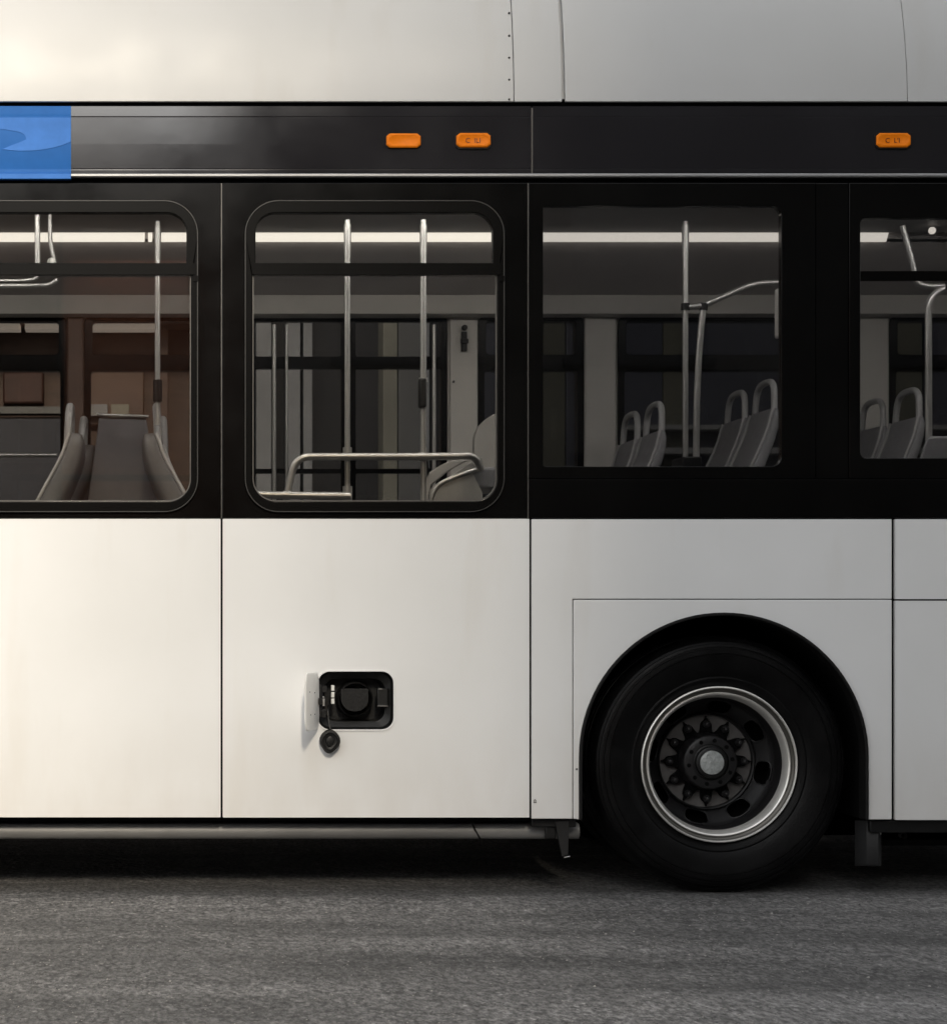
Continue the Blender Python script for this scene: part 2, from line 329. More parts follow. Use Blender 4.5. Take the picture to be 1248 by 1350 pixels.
# marker lamps
def octa(cx, cy, w_, h_, c): 
    x0, x1, y0, y1 = cx-w_/2, cx+w_/2, cy-h_/2, cy+h_/2
    return [(x0+c, y0), (x1-c, y0), (x1, y0+c*.8), (x1, y1-c*.8), (x1-c, y1), (x0+c, y1), (x0, y1-c*.8), (x0, y0+c*.8)]
for i, (cx, cy, txt) in enumerate(((531.5, 186, None), (623.5, 185.5, 'C  ILI'), (1176, 185.5, "C  L'I"))):
    if txt is None: base = MB().plate([poly(octa(cx, cy, 47, 20, 4.5))], -.006, .002).build('marker_lamp', M_RUB, bus, bevel=.001)
    else: base = MB().plate([rr(cx-24, cy-11.5, cx+24, cy+11.5, 7)], -.006, .002).build('marker_lamp', M_RUB, bus, bevel=.001)
    m = MB()
    def ringp(wd, hd, c, y): return [Vector((x, y, z)) for x, z in poly(octa(cx, cy, wd, hd, c))]
    m.loft([ringp(45, 18.5, 4.5, -.004), ringp(45, 18.5, 4.5, -.010), ringp(42.5, 16, 4, -.0145), ringp(39, 13.4, 5, -.0150), ringp(38, 12.6, 5, -.0138)])
    m.build('lens', M_AMBER, base, bevel=.0006)
    if txt:
        cu = bpy.data.curves.new('t', 'FONT'); cu.body = txt; cu.size = .027; cu.extrude = .0012; cu.align_x = 'CENTER'; cu.align_y = 'CENTER'
        to = bpy.data.objects.new('t', cu); COL.objects.link(to); bpy.context.view_layer.update()
        me = bpy.data.meshes.new_from_object(to); bpy.data.objects.remove(to)
        me.name = 'embossed_code'; me.materials.clear(); me.materials.append(M_AMBERD)
        o = bpy.data.objects.new('embossed_code', me); COL.objects.link(o); o.parent = base
        p = P(cx, cy, -.0142); o.location = p; o.rotation_euler = (math.radians(90), 0, 0)
    else:
        pass
# window band: black surround panels with openings
SUR = [(-924, -519.2, [(-891, -548)]), (-518, -113.2, [(-486, -143)]), (-112, 291.2, [(-81, 262)])]
def surround(x0, x1, holes, name='window_surround'):
    m = MB(); m.plate([rr(x0, 241, x1, 682.5)]+holes, .004, .045); return m.build(name, M_BLACK, bus, bevel=.0018)
FA = lambda dx: rr(322+dx+5, 264+5, 665+dx-5, 676-5, 40)
surround(-924, -519.2, [FA(-1211)]); surround(-517.8, -113.4, [FA(-808)]); surround(-112, 291.2, [FA(-403+0)]); surround(293.2, 695.4, [FA(0)])
M3 = [rr(716, 271, 1030, 615, (3, 12, 14, 3))]; M4 = [rr(1134, 287, 1470, 604, (8, 14, 14, 8))]
MB().plate([rr(697.0, 241, 1074.5, 630.5)]+M3, .004, .045).build('window_surround', M_BLACK, bus, bevel=.0018)
MB().plate([rr(1119.2, 241, 1530, 630.5)]+M4, .004, .045).build('window_surround', M_BLACK, bus, bevel=.0018)
MB().plate([rr(1075.8, 241, 1118, 630.5)], .007, .045).build('window_pillar', M_BLACK, bus, bevel=.0018)
MB().plate([rr(697.0, 631.8, 1530, 682.5)], .004, .045).build('window_sill_panel', M_BLACK, bus, bevel=.0018)
MB().plate([rr(1531.5, 241, 1900, 682.5), rr(1570, 290, 1860, 604, 10)], .004, .045).build('window_surround', M_BLACK, bus, bevel=.0018)
for x in (292.2, 696.2):
    MB().box(px2x(x-.55), px2x(x+.55), .0055, .012, py2z(683), py2z(241)).build('joint_strip', M_EDGE, bus)
# opening windows (frame with two panes)
def window(dx, gm):
    m = MB(); m.plate([rr(322, 264, 665, 676, 45, 12), rr(337, 281, 649, 348, (26, 26, 2, 2), 10), rr(333, 362, 655, 661, (2, 2, 30, 30), 10)], -.009, .032)
    f = m.build('window_frame', M_FRAME, bus, bevel=.003, seg=3)
    b = MB().plate([rr(334, 347.6, 660, 362.8, 1)], -.014, -.0075).build('slide_rail', M_FRAME, f, bevel=.002)
    MB().box(px2x(658), px2x(664), -.014, -.006, py2z(372), py2z(364)).build('latch', M_FRAME, f, bevel=.001)
    MB().plate([rr(333.2, 362, 654.8, 660.8, (2, 2, 29.5, 29.5), 10), rr(334.6, 363, 653.6, 659.4, (2, 2, 28.5, 28.5), 10)], .004, .016).build('gasket', M_EDGE, f)
    MB().plate([rr(322.8, 264.8, 664.2, 675.2, 44.4, 12), rr(324.0, 266, 663.0, 674, 43, 12)], -.0125, -.008).build('frame_bead', M_BEAD, f)
    MB().plate([rr(336, 280, 650, 349, (26, 26, 2, 2), 8)], .010, .0145).build('upper_pane', gm, f)
    MB().plate([rr(332, 361, 656, 662, (2, 2, 30, 30), 8)], .016, .0205).build('lower_pane', gm, f)
    f.location.x = dx*D/F
    return f
for dx in (-1211, -808, -403, 0): window(dx, M_GL_A)
def fixed(name, lp, gm, bar=None):
    o = MB().plate([lp], .0175, .0225).build(name, gm, bus)
    return o
fixed('window_pane', rr(713, 268, 1033, 618, 12), M_GL_B)
g4 = fixed('window_pane', rr(1131, 284, 1473, 607, 12), M_GL_B)
MB().plate([rr(1132, 357, 1472, 370, 1)], .006, .016).build('slide_rail', M_FRAME, g4, bevel=.0015)
fixed('window_pane', rr(1567, 287, 1863, 607, 12), M_GL_B)
MB().plate([rr(1027.6, 283, 1029.6, 606, 1)], .0045, .017).build('pane_edge', M_EDGE, bus)
# lower skirt panels
arch = lambda r, y1: [(953-r, y1)]+[(953-r*math.cos(math.pi*k/48), 998-r*math.sin(math.pi*k/48)) for k in range(49)]+[(953+r, y1)]
def lower(lps, name='side_panel', y0=0, y1=.02): return MB().plate(lps, y0, y1).build(name, M_PAINT, bus, bevel=.0028, seg=3)
lower([rr(-924, 684, -519, 1077.5, 1)]); lower([rr(-517, 684, -114.4, 1077.5, 1)])
lower([rr(-112.4, 684, 291.0, 1077.5, 1)])
lower([rr(293.8, 684, 697.6, 1077.8, 1), rr(419, 885, 519, 962, 16)])
lower([poly([(700.6, 684.5), (1175, 684.5), (1175, 789.6), (754.4, 789.6), (754.4, 1079.5), (700.6, 1079.5)])])
lower([poly([(755.6, 790.8), (1175, 790.8), (1175, 1080.5)]+list(reversed(arch(188.6, 1080.5)))+[(755.6, 1079.5)])], 'wheel_arch_panel')
lower([rr(1179.4, 684.5, 1900, 789.8, 1)]); lower([rr(1179.4, 792, 1900, 1081, 1)])
# black backing so that the joints read dark
MB().plate([poly([(-924, 681), (1900, 681), (1900, 1079), (1145, 1079)]+list(reversed(arch(190, 1079)))+[(763-2, 1079), (-924, 1076)]), rr(412, 878, 526, 969, 16)], .028, .055).build('body_frame', M_DARK2, bus)
# tiny badge and bolts
bd = MB(); p = P(705, 1056, -.001); bd.tube([p+Vector((-.006, 0, -.006)), p+Vector((.006, 0, -.006))], .0012, 6); bd.tube([p+Vector((-.003, 0, -.004)), p+Vector((-.003, 0, .003)), p+Vector((0, 0, .006)), p+Vector((.003, 0, .003)), p+Vector((.003, 0, -.004))], .0012, 6); bd.build('lift_mark', M_RUB, bus)
MB().lathe([(0.0001, -.003), (.004, -.0025), (.005, .001)], P(760, 1014, 0), 12).build('bolt', M_EDGE, bus)
# wheel arch lip
lip = MB(); R0 = arch(190.5, 1081); R1 = arch(186.3, 1081)
lip.plate([[XZ(*p) for p in R0+list(reversed(R1))]], -.012, .07); lip.build('arch_trim', M_RUB, bus, bevel=.004, seg=3)
wl = MB(); ra = [Vector((*XZ(*p), 0)).xzy for p in arch(187, 1081)]
wl.loft([[Vector((p.x, .05, p.z)) for p in ra], [Vector((p.x, .95, p.z)) for p in ra]], close=False, caps=False)
wl.box(px2x(760), px2x(1146), .95, .97, py2z(1081), py2z(805)); wl.build('wheel_well', M_DARK2, bus)
# ------------------------------------------------------------------ fuel filler
flc = P(469, 923.5, 0)
ff = MB(); rings = []
for (e, yy) in ((0, -.001), (-2.2, -.0015), (-2.6, .010), (-5, .03), (-12, .045), (-14, .12)):
    rings.append([Vector((x, yy, z)) for x, z in rr(419-2-e, 885-2-e, 519+2+e, 962+2+e, 17, 8)] if e == 0 else [Vector((x, yy, z)) for x, z in rr(419-e-2, 885-e-2, 519+e+2, 962+e+2, 15, 8)])
ff.loft(rings[1:], True, False); ff.box(px2x(415), px2x(523), .118, .13, py2z(966), py2z(881))
fuel = ff.build('filler_recess', M_DARK, bus, bevel=0)
m = MB(); m.plate([rr(417.2, 883.2, 520.8, 963.8, 17.5, 8), rr(419.4, 885.4, 518.6, 961.6, 15.5, 8)], -.0035, .004); m.build('recess_lip', M_PAINT, fuel, bevel=.001)
c = P(468, 922, .06)
m = MB(); m.lathe([(.075, .06), (.070, -.012), (.064, -.018), (.060, -.012), (.058, .04), (.001, .045)], c, 48); m.build('filler_neck', M_DARK, fuel)
m = MB(); m.plate([rr(450, 908, 486, 938, (2, 2, 17, 17), 8)], .012, .055); m.build('neck_shield', M_DARK, fuel, bevel=.004)
for y in (904.5-2, 913-1.5, 921.5-1.5):
    MB().box(px2x(437), px2x(441.2), .008, .016, py2z(y+8.2), py2z(y+1)).build('indicator_tab', M_WHITEP, fuel, bevel=.0015)
m = MB(); m.box(px2x(498), px2x(512), .02, .05, py2z(932), py2z(908)); m.build('latch_block', M_DARK, fuel, bevel=.003)
for a, b, c_, d_ in ((499, 505, 910, 907.6), (498, 512, 932, 930)): MB().box(px2x(a), px2x(b), .012, .02, py2z(c_), py2z(d_)).build('latch_clip', M_EDGE, fuel, bevel=.001)
# hinge
m = MB(); m.tube([P(423, 903, .0), P(423, 946, .0)], .008, 12); m.box(px2x(417), px2x(431), -.006, .012, py2z(913), py2z(904)); m.box(px2x(417), px2x(430), -.006, .012, py2z(946), py2z(935)); m.build('hinge', M_DARK, fuel, bevel=.0015)
m = MB(); m.box(px2x(423), px2x(428), -.004, .012, py2z(931), py2z(921)); m.box(px2x(421), px2x(427.5), -.004, .012, py2z(920), py2z(918)); m.build('hinge_plate', M_STEEL, fuel, bevel=.0015)
# flap, opened past ninety degrees
hx, hz = px2x(418.5), py2z(924)
fl = MB(); lpx = rr(419, 886, 517, 961, 16, 8); xx0 = px2x(419)
ang = math.radians(111)
def fp(x, z, t): # x distance from hinge, t thickness inward
    l = (x-xx0)*.62; return Vector((hx-l*(-math.cos(ang))*1.0+t*math.sin(ang), -l*math.sin(ang)-.008-t*math.cos(ang), z))
lin = rr(420.5, 887.5, 515.5, 959.5, 15, 8)
fl.loft([[fp(x, z, 0) for x, z in lin], [fp(x, z, .002) for x, z in lpx], [fp(x, z, .006) for x, z in lpx], [fp(x, z, .008) for x, z in lin]])
flap = fl.build('filler_flap', M_FLAP, bus, bevel=0)
for l, zz in ((.11, .035), (.20, -.05), (.11, -.05), (.22, .04)):
    q = fp(xx0+l, hz+zz, .0085); MB().sphere(q, .0025, 8).build('flap_screw', M_DARK, flap)
m = MB(); q0 = fp(xx0+.01, hz, .01); m.box(q0.x-.004, q0.x+.012, q0.y-.02, q0.y+.02, hz-.015, hz+.012); m.build('flap_catch', M_DARK, flap, bevel=.002)
# hanging cap on its cord
cap = MB(); cc = P(435, 976.5, -.03)
prof = []
for k in range(40):
    a = 2*math.pi*k/40; r = 13.5*(1+.26*max(0, -math.sin(a))**8+.10*max(0, math.sin(a))**8); prof.append((r*math.cos(a)-(3 if math.sin(a) < -.6 else 0)*max(0, -math.sin(a)-.6), r*math.sin(a)))
def cr(s_, y): return [Vector((cc.x+a*s_*D/F, cc.y+y, cc.z+b*s_*D/F)) for a, b in prof]
cap.loft([cr(.9, .02), cr(1, .016), cr(1, -.006), cr(.94, -.011), cr(.74, -.012), cr(.68, -.004), cr(.45, -.002), cr(.40, -.012), cr(.2, -.014)])
capo = cap.build('filler_cap', M_DARK, bus)
MB().tube(fillet([P(433, 930, .02), P(432, 935, -.008), P(433.5, 952, -.018), P(436, 964, -.03)], .03), .0028, 8).build('cap_cord', M_DARK, capo)
# ------------------------------------------------------------------ wheels
WC = P(948, 1006.5, .05); WC.z = .515
def make_wheel(full=True):
    root = empty('wheel', (0,0,0)); root.parent = bus
    c = Vector((0,0,0))
    m = MB()   # tyre: closed profile (radius, y)
    tp = [(.305,.045),(.312,.020),(.325,.010),(.345,.004),(.352,.0055),(.356,.003),(.385,-.004),(.42,-.010),(.438,-.0115),(.4395,-.0085),(.444,-.0085),(.4455,-.0125),(.462,-.011),(.464,-.006),(.470,-.005),(.472,-.009),(.482,-.006),(.4835,-.001),(.492,.004),(.494,.001),(.502,.012),(.510,.028),(.515,.05),
          (.515,.085),(.503,.088),(.503,.096),(.515,.099),(.515,.135),(.503,.138),(.503,.146),(.515,.149),(.515,.185),(.503,.188),(.503,.196),(.515,.199),(.515,.24),(.508,.262),(.49,.275),(.42,.285),(.33,.27),(.30,.24)]
    m.lathe(tp, c, 160, close=False); m.build('tyre', M_TYRE, root, ang=.5)
    m = MB()   # polished outer rim, two rolled rings
    rp = [(.304,.05),(.3115,.016),(.3135,.006),(.312,.000),(.3085,-.002),(.3055,.001),(.304,.006)]
    m.lathe(rp, c, 128); m.build('rim_lip', M_RIM, root)
    m = MB(); m.lathe([(.304,.006),(.3015,.010),(.299,.013),(.293,.016),(.289,.0165)], c, 128); m.build('rim_channel', M_CHAN, root)
    m = MB(); m.lathe([(.289,.0165),(.288,.012),(.285,.0115),(.283,.0125),(.279,.016),(.268,.050),(.2665,.055)], c, 128); m.build('rim_ring', M_RIM, root)
    m = MB()   # barrel and dish; hand holes are cut between radii
    m.lathe([(.2665,.055),(.263,.075),(.262,.135)], c, 128)
    m.build('rim_barrel', M_WHD, root)
    # sloped disc with hand holes
    m = MB(); seg = 8*24; prof = [(.262,.135),(.258,.146),(.2485,.158)]+[(.2485-k*.0057,.158+k*.0058) for k in range(1, 9)]+[(.196,.208)]
    def dd(r, y, k): a = 2*math.pi*k/seg+math.radians(-11.6); return Vector((r*math.cos(a), y, r*math.sin(a)))
    V = [[m.bm.verts.new(dd(r, y, k)) for k in range(seg)] for r, y in prof]
    for i in range(len(V)-1):
        for k in range(seg):
            kk = ((k+12) % 24)-12; rm = (prof[i][0]+prof[i+1][0])/2
            da = (kk+.5)*2*math.pi/seg*.229; dr = (rm-.229)
            if (abs(da)/.048)**3+(abs(dr)/.0255)**3 < 1: continue
            m._f((V[i][k], V[i][(k+1) % seg], V[i+1][(k+1) % seg], V[i+1][k]))
    m.build('wheel_disc', M_WHD, root)
    for h in range(8 if full else 0):     # dark rim of each hand hole
        m = MB(); a0 = 2*math.pi*h/8+math.radians(-11.6); pts = []
        for q in range(29):
            t = 2*math.pi*q/28; ct, st = math.cos(t), math.sin(t)
            da = math.copysign(abs(ct)**.67, ct)*.0485; dr = math.copysign(abs(st)**.67, st)*.0262
            r = .229+dr; y = .178-dr; a = a0+da/.229
            pts.append(Vector((r*math.cos(a), y-.001, r*math.sin(a))))
        m.tube(pts, .0028, 8, caps=False)
        m.build('hand_hole_rim', M_WHD, root)
    m = MB(); m.lathe([(.2,.205),(.200,.196),(.196,.192),(.190,.196),(.188,.214)], c, 96); m.build('flange_ring', M_DARK, root)
    m = MB(); m.lathe([(.189,.213),(.12,.214),(.06,.214)], c, 96); m.build('flange_plate', M_WHG, root)
    # dark star body with twelve arms and nuts
    m = MB(); lp = []
    for k in range(12*12):
        a = 2*math.pi*k/144+math.radians(90); ph = abs(((k+6) % 12)-6)/6
        r = .118+.022*math.exp(-(ph/.10)**2)+.047/(1+(ph/.60)**7)
        lp.append((r*math.cos(a), r*math.sin(a)))
    m.plate([lp], .190, .212); m.build('lug_star', M_DARK2, root, bevel=.003)
    for k in range(12 if full else 0):
        m = MB(); a = 2*math.pi*k/12+math.radians(90); q = Vector((.152*math.cos(a), .17, .152*math.sin(a)))
        m.lathe([(.0005,-.006),(.008,-.004),(.0095,.0),(.0095,.012),(.014,.012),(.016,.016),(.016,.024)], q, 12)
        m.build('wheel_nut', M_WHD, root)
    m = MB(); m.lathe([(.118,.20),(.114,.17),(.110,.135),(.107,.131),(.102,.128),(.074,.1265),(.0735,.133)], c, 96); m.build('hub', M_WHD, root)
    for k in range(10 if full else 0):
        m = MB(); a = 2*math.pi*k/10+math.radians(80); q = Vector((.089*math.cos(a), .1262, .089*math.sin(a)))
        m.lathe([(.0005,.0),(.0085,-.0006),(.0085,.003)], q, 16)
        m.build('hub_bolt_hole', M_DARK2, root)
    m = MB(); m.lathe([(.0735,.133),(.064,.130),(.062,.112),(.056,.108),(.048,.108)], c, 64); m.build('hub_collar', M_DARK, root)
    m = MB(); m.lathe([(.049,.109),(.0475,.1045),(.044,.1035),(.0005,.102)], c, 64); m.build('hub_cap', M_HUB, root)
    m = MB(); m.lathe([(.30,.045),(.28,.05),(.275,.10),(.27,.24),(.28,.27),(.0005,.28)], c, 64); m.build('rim_back', M_DARK2, root)
    return root
wh = make_wheel(); wh.location = WC
wi = make_wheel(False); wi.location = WC+Vector((0, .62, 0)); wi.scale = (1,-1,1)   # inner of the twin pair, facing inwards
wf = make_wheel(False); wf.location = (WC.x, 2.49, WC.z); wf.scale = (1,-1,1)
wf2 = copytree(wf, bus); wf2.scale = (1,1,1); wf2.location = (WC.x, 1.87, WC.z)
MB().tube([(WC.x, .3, WC.z), (WC.x, 2.3, WC.z)], .09, 24).build('axle', M_DARK2, bus)
# ------------------------------------------------------------------ underbody
MB().box(XL, XR, .02, 2.53, py2z(1079), py2z(1079)+.02) if False else None
ub = MB(); ub.box(XL, px2x(758), .056, 2.5, .335, .36); ub.box(px2x(1148), XR, .056, 2.5, .335, .36); ub.box(px2x(758), px2x(1148), .98, 1.6, .40, .44)
ub.build('underbody', M_DARK2, bus)
for a, b in ((-600, 600), (1155, 1300), (1330, 1600)): MB().box(px2x(a), px2x(b), 1.25, 1.75, .10, .36).build('ground_blocker', M_DARK2, bus, bevel=.03)  # boxes added to block the lit ground beyond, so the underside stays black
def rail(px0, px1, yt, yb, dep=.10):
    z0, z1 = HC-(yt-CY)*(D+dep)/F, HC-(yb-CY)*(D+dep)/F
    h = (z0-z1)/2; pr = [(dep+.12, z0-.0005), (dep+.03, z0-.0005)]+[(dep+.03-.03*math.cos(math.radians(q)), z0-h+h*math.sin(math.radians(q))) for q in range(80, -91, -10)]
    pr += [(dep+.12, z1)]
    k_ = (D+dep)/F
    m = MB(); m.sweepx(pr, (px0-CX)*k_, (px1-CX)*k_); return m
rail(-924, 764, 1086, 1107).build('sill_rail', M_SILL, bus, ang=1.2)
rail(1163, 1900, 1101.5, 1116, .14).build('sill_rail', M_FRAME, bus, ang=1.2)
MB().tube([P(622, 1084, .1), P(626, 1094, .098), P(633, 1106, .11), P(636, 1114, .14)], .004, 8).build('rail_joint', M_RUB, bus)
MB().box(XL, px2x(760), .06, .14, py2z(1084.5), py2z(1074)).build('sill_gap', M_DARK2, bus)
m = MB(); m.box(px2x(1150), XR, .03, .16, py2z(1099), py2z(1082.5)); m.lathe([(.012, -.02), (.012, .02)], P(1189, 1101, .05), 12); m.build('sill_box', M_DARK, bus, bevel=.004)
m = MB(); m.box(px2x(703), px2x(762), .04, .09, py2z(1092), py2z(1081)); m.box(px2x(722), px2x(736), .05, .07, py2z(1108), py2z(1088)); m.build('arch_bracket', M_DARK, bus, bevel=.004)
def wedge(top, bot, y0, y1):
    a = [XZ(*p) for p in top]; b = [XZ(*p) for p in bot]; lp = [a[0], a[1], b[1], b[0]]; m = MB(); m.plate([lp], y0, y1); return m
wedge(((733, 1082), (752, 1082)), ((743, 1131), (751, 1129)), .03, .055).build('hanging_bracket', M_FLAPR, bus, bevel=.004)
MB().tube([P(743.5, 1130.5, .03), P(751, 1129, .03)], .0015, 6).build('bracket_edge', M_STEEL, bus)
m = MB(); m.loft([[P(x, y, yy) for x, y, yy in ((1126, yb, .10+dy), (1142, yb, .045+dy), (1157, yb+.8, .03+dy), (1161, yb, .045+dy), (1161, yb, .06+dy), (1157, yb, .045+dy), (1142, yb, .06+dy), (1126, yb, .115+dy))] for yb, dy in ((1081.5, .02), (1100, .01), (1139, 0), (1141.5, .004))])
m.build('mud_flap', M_FLAPR, bus, bevel=.001)
MB().box(px2x(1162), px2x(1167), .05, .06, py2z(1102), py2z(1092)).build('flap_bracket', M_STEEL, bus)
# ------------------------------------------------------------------ bus interior
inl = MB(); holes = [rr(-486-404, 270, -552, 670, 30), rr(-486+6, 270, -143-6, 670, 30), rr(-81+6, 270, 262-6, 670, 30), rr(322+6, 270, 665-6, 670, 30), rr(708, 262, 1038, 622, 10), rr(1126, 278, 1478, 612, 10), rr(1563, 280, 1867, 612, 10)]
inl.plate([rr(-924, 200, 1900, 760)]+holes, .0465, .06); inl.build('inner_lining', M_DARK, bus)
fl_ = MB(); fl_.box(XL, px2x(750), .06, .99, .92, .95); fl_.box(px2x(1156), XR, .06, .99, .92, .95); fl_.box(XL, XR, .99, 2.5, .92, .95); fl_.build('bus_floor', M_FLOOR, bus)
MB().box(px2x(748), px2x(1158), .06, 1.0, 1.135, 1.16).build('wheel_box_top', M_FLOOR, bus)
MB().box(XL-.03, XL, .03, 2.5, .33, 3.4).build('end_wall', M_PAINT, bus); MB().box(XR, XR+.03, .03, 2.5, .33, 3.4).build('end_wall', M_PAINT, bus)
# ceiling: central panel, lamp coves, inclined coves
Zs = HC+(CY-311.5)*(8+1.95)/F
MB().box(XL, XR, .62, 1.90, 2.995, 3.02).build('ceiling', M_CEIL, bus)
cv = [(1.99, Zs-.026), (2.03, Zs-.08), (2.12, Zs-.13), (2.31, 2.755)]
cove = [(y, z) for y, z in cv]
for mir in (False, True):
    pr = [(2.51-y, z) if mir else (y, z) for y, z in cove]
    if mir: pr = [(.52, Zs-.03), (.42, Zs-.06), (.24, 2.90), (.10, 2.80)]
    m = MB(); m.sweepx(pr+[(y, z+.02) for y, z in reversed(pr)], XL, XR); m.build('ceiling_cove', M_CEIL, bus, ang=1.3)
m = MB(); m.sweepx([(2.31, 2.755), (2.325, 2.66), (2.46, 2.655), (2.46, 2.76)], XL, XR); m.build('window_header', M_IN, bus, bevel=.004)
m = MB(); m.box(XL, XR, 1.90, 1.925, Zs+.028, 3.01); m.build('lamp_channel', M_DARK, bus)
def strip(px0, px1, ych, zz=Zs):
    k = (D+1.95)/F
    m = MB()
    m.sweepx([(ych, zz+.026), (ych+.045, zz-.025), (ych+.055, zz-.02), (ych+.02, zz+.04)], (px0-CX)*k, (px1-CX)*k)
    return m.build('ceiling_lamp', M_STRIP, bus, bevel=.004)
for a, b in ((-640, 191), (195.5, 201), (210, 458), (460, 557), (560, 902), (904, 1170)): strip(a, b, 1.927)
strip(1330, 1620, 1.927)
m = MB(); m.box(XL, XR, 1.99, 2.02, Zs-.02, 3.02); 
m.build('lamp_backing', M_CEIL, bus)
for a, b in ((-2.6, .0), (.1, 2.6), (2.7, 4.6)):
    m = MB(); m.box(a, b, .53, .60, 2.985, 2.993); m.build('ceiling_lamp', M_STRIPN, bus)  # near-side lamps out of view, boosted to fill the cabin
MB().box(XL, XR, .50, .64, 2.995, 3.02).build('lamp_channel', M_DARK, bus)
m = MB(); m.sphere(P(1228, 304, 1.7), .018, 12); m.build('spot_lamp', M_STRIP, bus)
# far wall with its windows and doorway
YF = 2.45
def R2(x0, y0, x1, y1, r=0): return rry(x0, y0, x1, y1, YF, r)
far = [(-700, -440), (-420, -180), (-160, 87), (113, 316), (631, 767), (815, 1110), (1172, 1480)]
wall = MB(); k = (D+YF)/D
outl = [(XL, .33), (XR, .33), (XR, 3.2), (XL, 3.2)]
wall.plate([outl]+[R2(a, 415, b, 700, 14) for a, b in far]+[R2(328, 415, 590, 990, 3)], YF, YF+.06)
wall.build('far_side_wall', M_IN, bus)
def farwin(a, b):
    m = MB(); m.plate([R2(a-1.5, 413.5, b+1.5, 701, 15), R2(a+9, 424, b-9, 468, (5)), R2(a+7, 489, b-7, 692, (5))], YF-.02, YF+.07)
    f = m.build('window_frame', M_FRAME, bus, bevel=.004)
    MB().plate([R2(a+5, 420, b-5, 696, 6)], YF+.03, YF+.035).build('window_pane', M_GL_F, f)
    return f
for a, b in far: farwin(a, b)
m = MB()
for a, b in ((329, 458), (461, 589)):
    m.plate([R2(a, 416, b, 985, 2), R2(a+8, 424, b-8, 470, 3), R2(a+8, 486, b-8, 618, 2), R2(a+8, 624, b-8, 970, 3)], YF, YF+.05)
dr = m.build('exit_door', M_FRAME, bus, bevel=.004, label='black framed glass exit door on the far side')
m = MB()
for a, b in ((329, 458), (461, 589)): m.plate([R2(a+5, 420, b-5, 975, 2)], YF+.02, YF+.025)
m.build('door_pane', M_GL_F, dr)
def tube(pts, r=.016, name='grab_rail', mt=None, fr=.08, parent=bus):
    return MB().tube(fillet(pts, fr) if len(pts) > 2 else pts, r, 16).build(name, mt or M_STEEL, parent, ang=1.2)
for x, rr_, dd_ in ((361.5, .011, 2.38), (572, .010, 2.38), (378, .008, 2.38)):
    tube([P(x, 428, dd_), P(x, 640, dd_), P(x, 800, dd_)], rr_, 'door_rail', M_STEEL, .02, dr)
m = MB(); m.box(P(592.5,0,2.44).x, P(629,0,2.44).x, 2.425, 2.449, 1.0, 2.66); m.build('wall_post', M_IN, bus, bevel=.006)
po = MB(); po.box(P(769,0,2.44).x, P(811,0,2.44).x, 2.41, 2.449, 1.0, 2.66); po.build('wall_post', M_IN, bus, bevel=.01)
po = MB(); po.box(P(1113,0,2.44).x, P(1169,0,2.44).x, 2.41, 2.449, 1.0, 2.66); po.build('wall_post', M_IN, bus, bevel=.01)
po = MB(); po.box(P(89,0,2.44).x, P(111,0,2.44).x, 2.41, 2.449, 1.0, 2.66); po.build('wall_post', mat('reflection_brown_laminate', (.13,.085,.065), .5, var=.1), bus, bevel=.01)  # brown of the window reflection put into this post's colour
m = MB(); c_ = P(612, 450, 2.40); m.box(c_.x-.014, c_.x+.014, 2.395, 2.43, c_.z-.05, c_.z+.05); m.box(c_.x-.02, c_.x+.02, 2.385, 2.40, c_.z-.012, c_.z+.012); m.lathe([(.0005,0),(.014,0),(.016,.02)], (c_.x, 2.38, c_.z+.07), 12); m.build('emergency_latch', M_DARK, bus, bevel=.003)
m = MB(); m.lathe([(.0005,0),(.006,0),(.007,.01)], P(598, 503, 2.40), 10); m.build('wall_bolt', M_DARK, bus)
# rails and poles ------------------------------------------------------------
YP = .95
def pole(x, top, bot, y=YP, r=.0125, flare=True, name='grab_pole'):
    p = empty(name); p.parent = bus
    MB().tube([P(x, top, y), P(x, bot, y)], r, 18).build('pole_tube', M_STEEL, p, ang=1.2)
    if flare:
        MB().tube([P(x, top+6, y), P(x, top+14, y), P(x, top+30, y), P(x, top+50, y)], [.0165, .0165, .0155, r+.0012], 18).build('top_socket', M_STEEL, p, ang=1.2)
    return p
p1 = pole(458, 290, 700); p2 = pole(558, 290, 700, r=.0135)
MB().tube([P(458, 590, YP), P(458, 597, YP)], .020, 18).build('pole_clamp', M_STEEL, p1)
m = MB(); m.tube([P(458, 641, YP), P(458, 664, YP)], .022, 18); m.build('pole_socket', M_STEEL, p1)
m = MB(); a, b = P(552.5, 499, YP-.03), P(561.5, 537, YP-.03); m.box(a.x, b.x, YP-.045, YP+.01, b.z, a.z); m.build('stop_button_box', M_DARK, p2, bevel=.006)
MB().tube([P(558, 498, YP), P(558, 503, YP)], .020, 18).build('pole_clamp', M_STEEL, p2)
tube([P(378, 660, YP-.03), P(380, 645, YP-.03), P(390, 602, YP-.03), P(430, 602, YP-.03), P(556, 602, YP-.03), P(626, 601, YP-.03), P(634, 620, YP)], .0165, fr=.11)
MB().tube([P(551, 602, YP-.03), P(559, 602, YP-.03)], .0195, 18).build('rail_clamp', M_STEEL, bus)
tube([P(336, 652, YP-.06), P(376, 653, YP-.06), P(462, 654, YP-.06)], .017)
MB().tube([P(373, 652.5, YP-.06), P(383, 653, YP-.06)], .0195, 18).build('rail_clamp', M_STEEL, bus)
p3 = pole(903, 292, 640, y=1.2)
tube([P(903, 405, 1.2), P(924, 404, 1.2), P(985, 377, 1.2), P(1005, 373, 1.2), P(1050, 372, 1.2)], .0135, fr=.05)
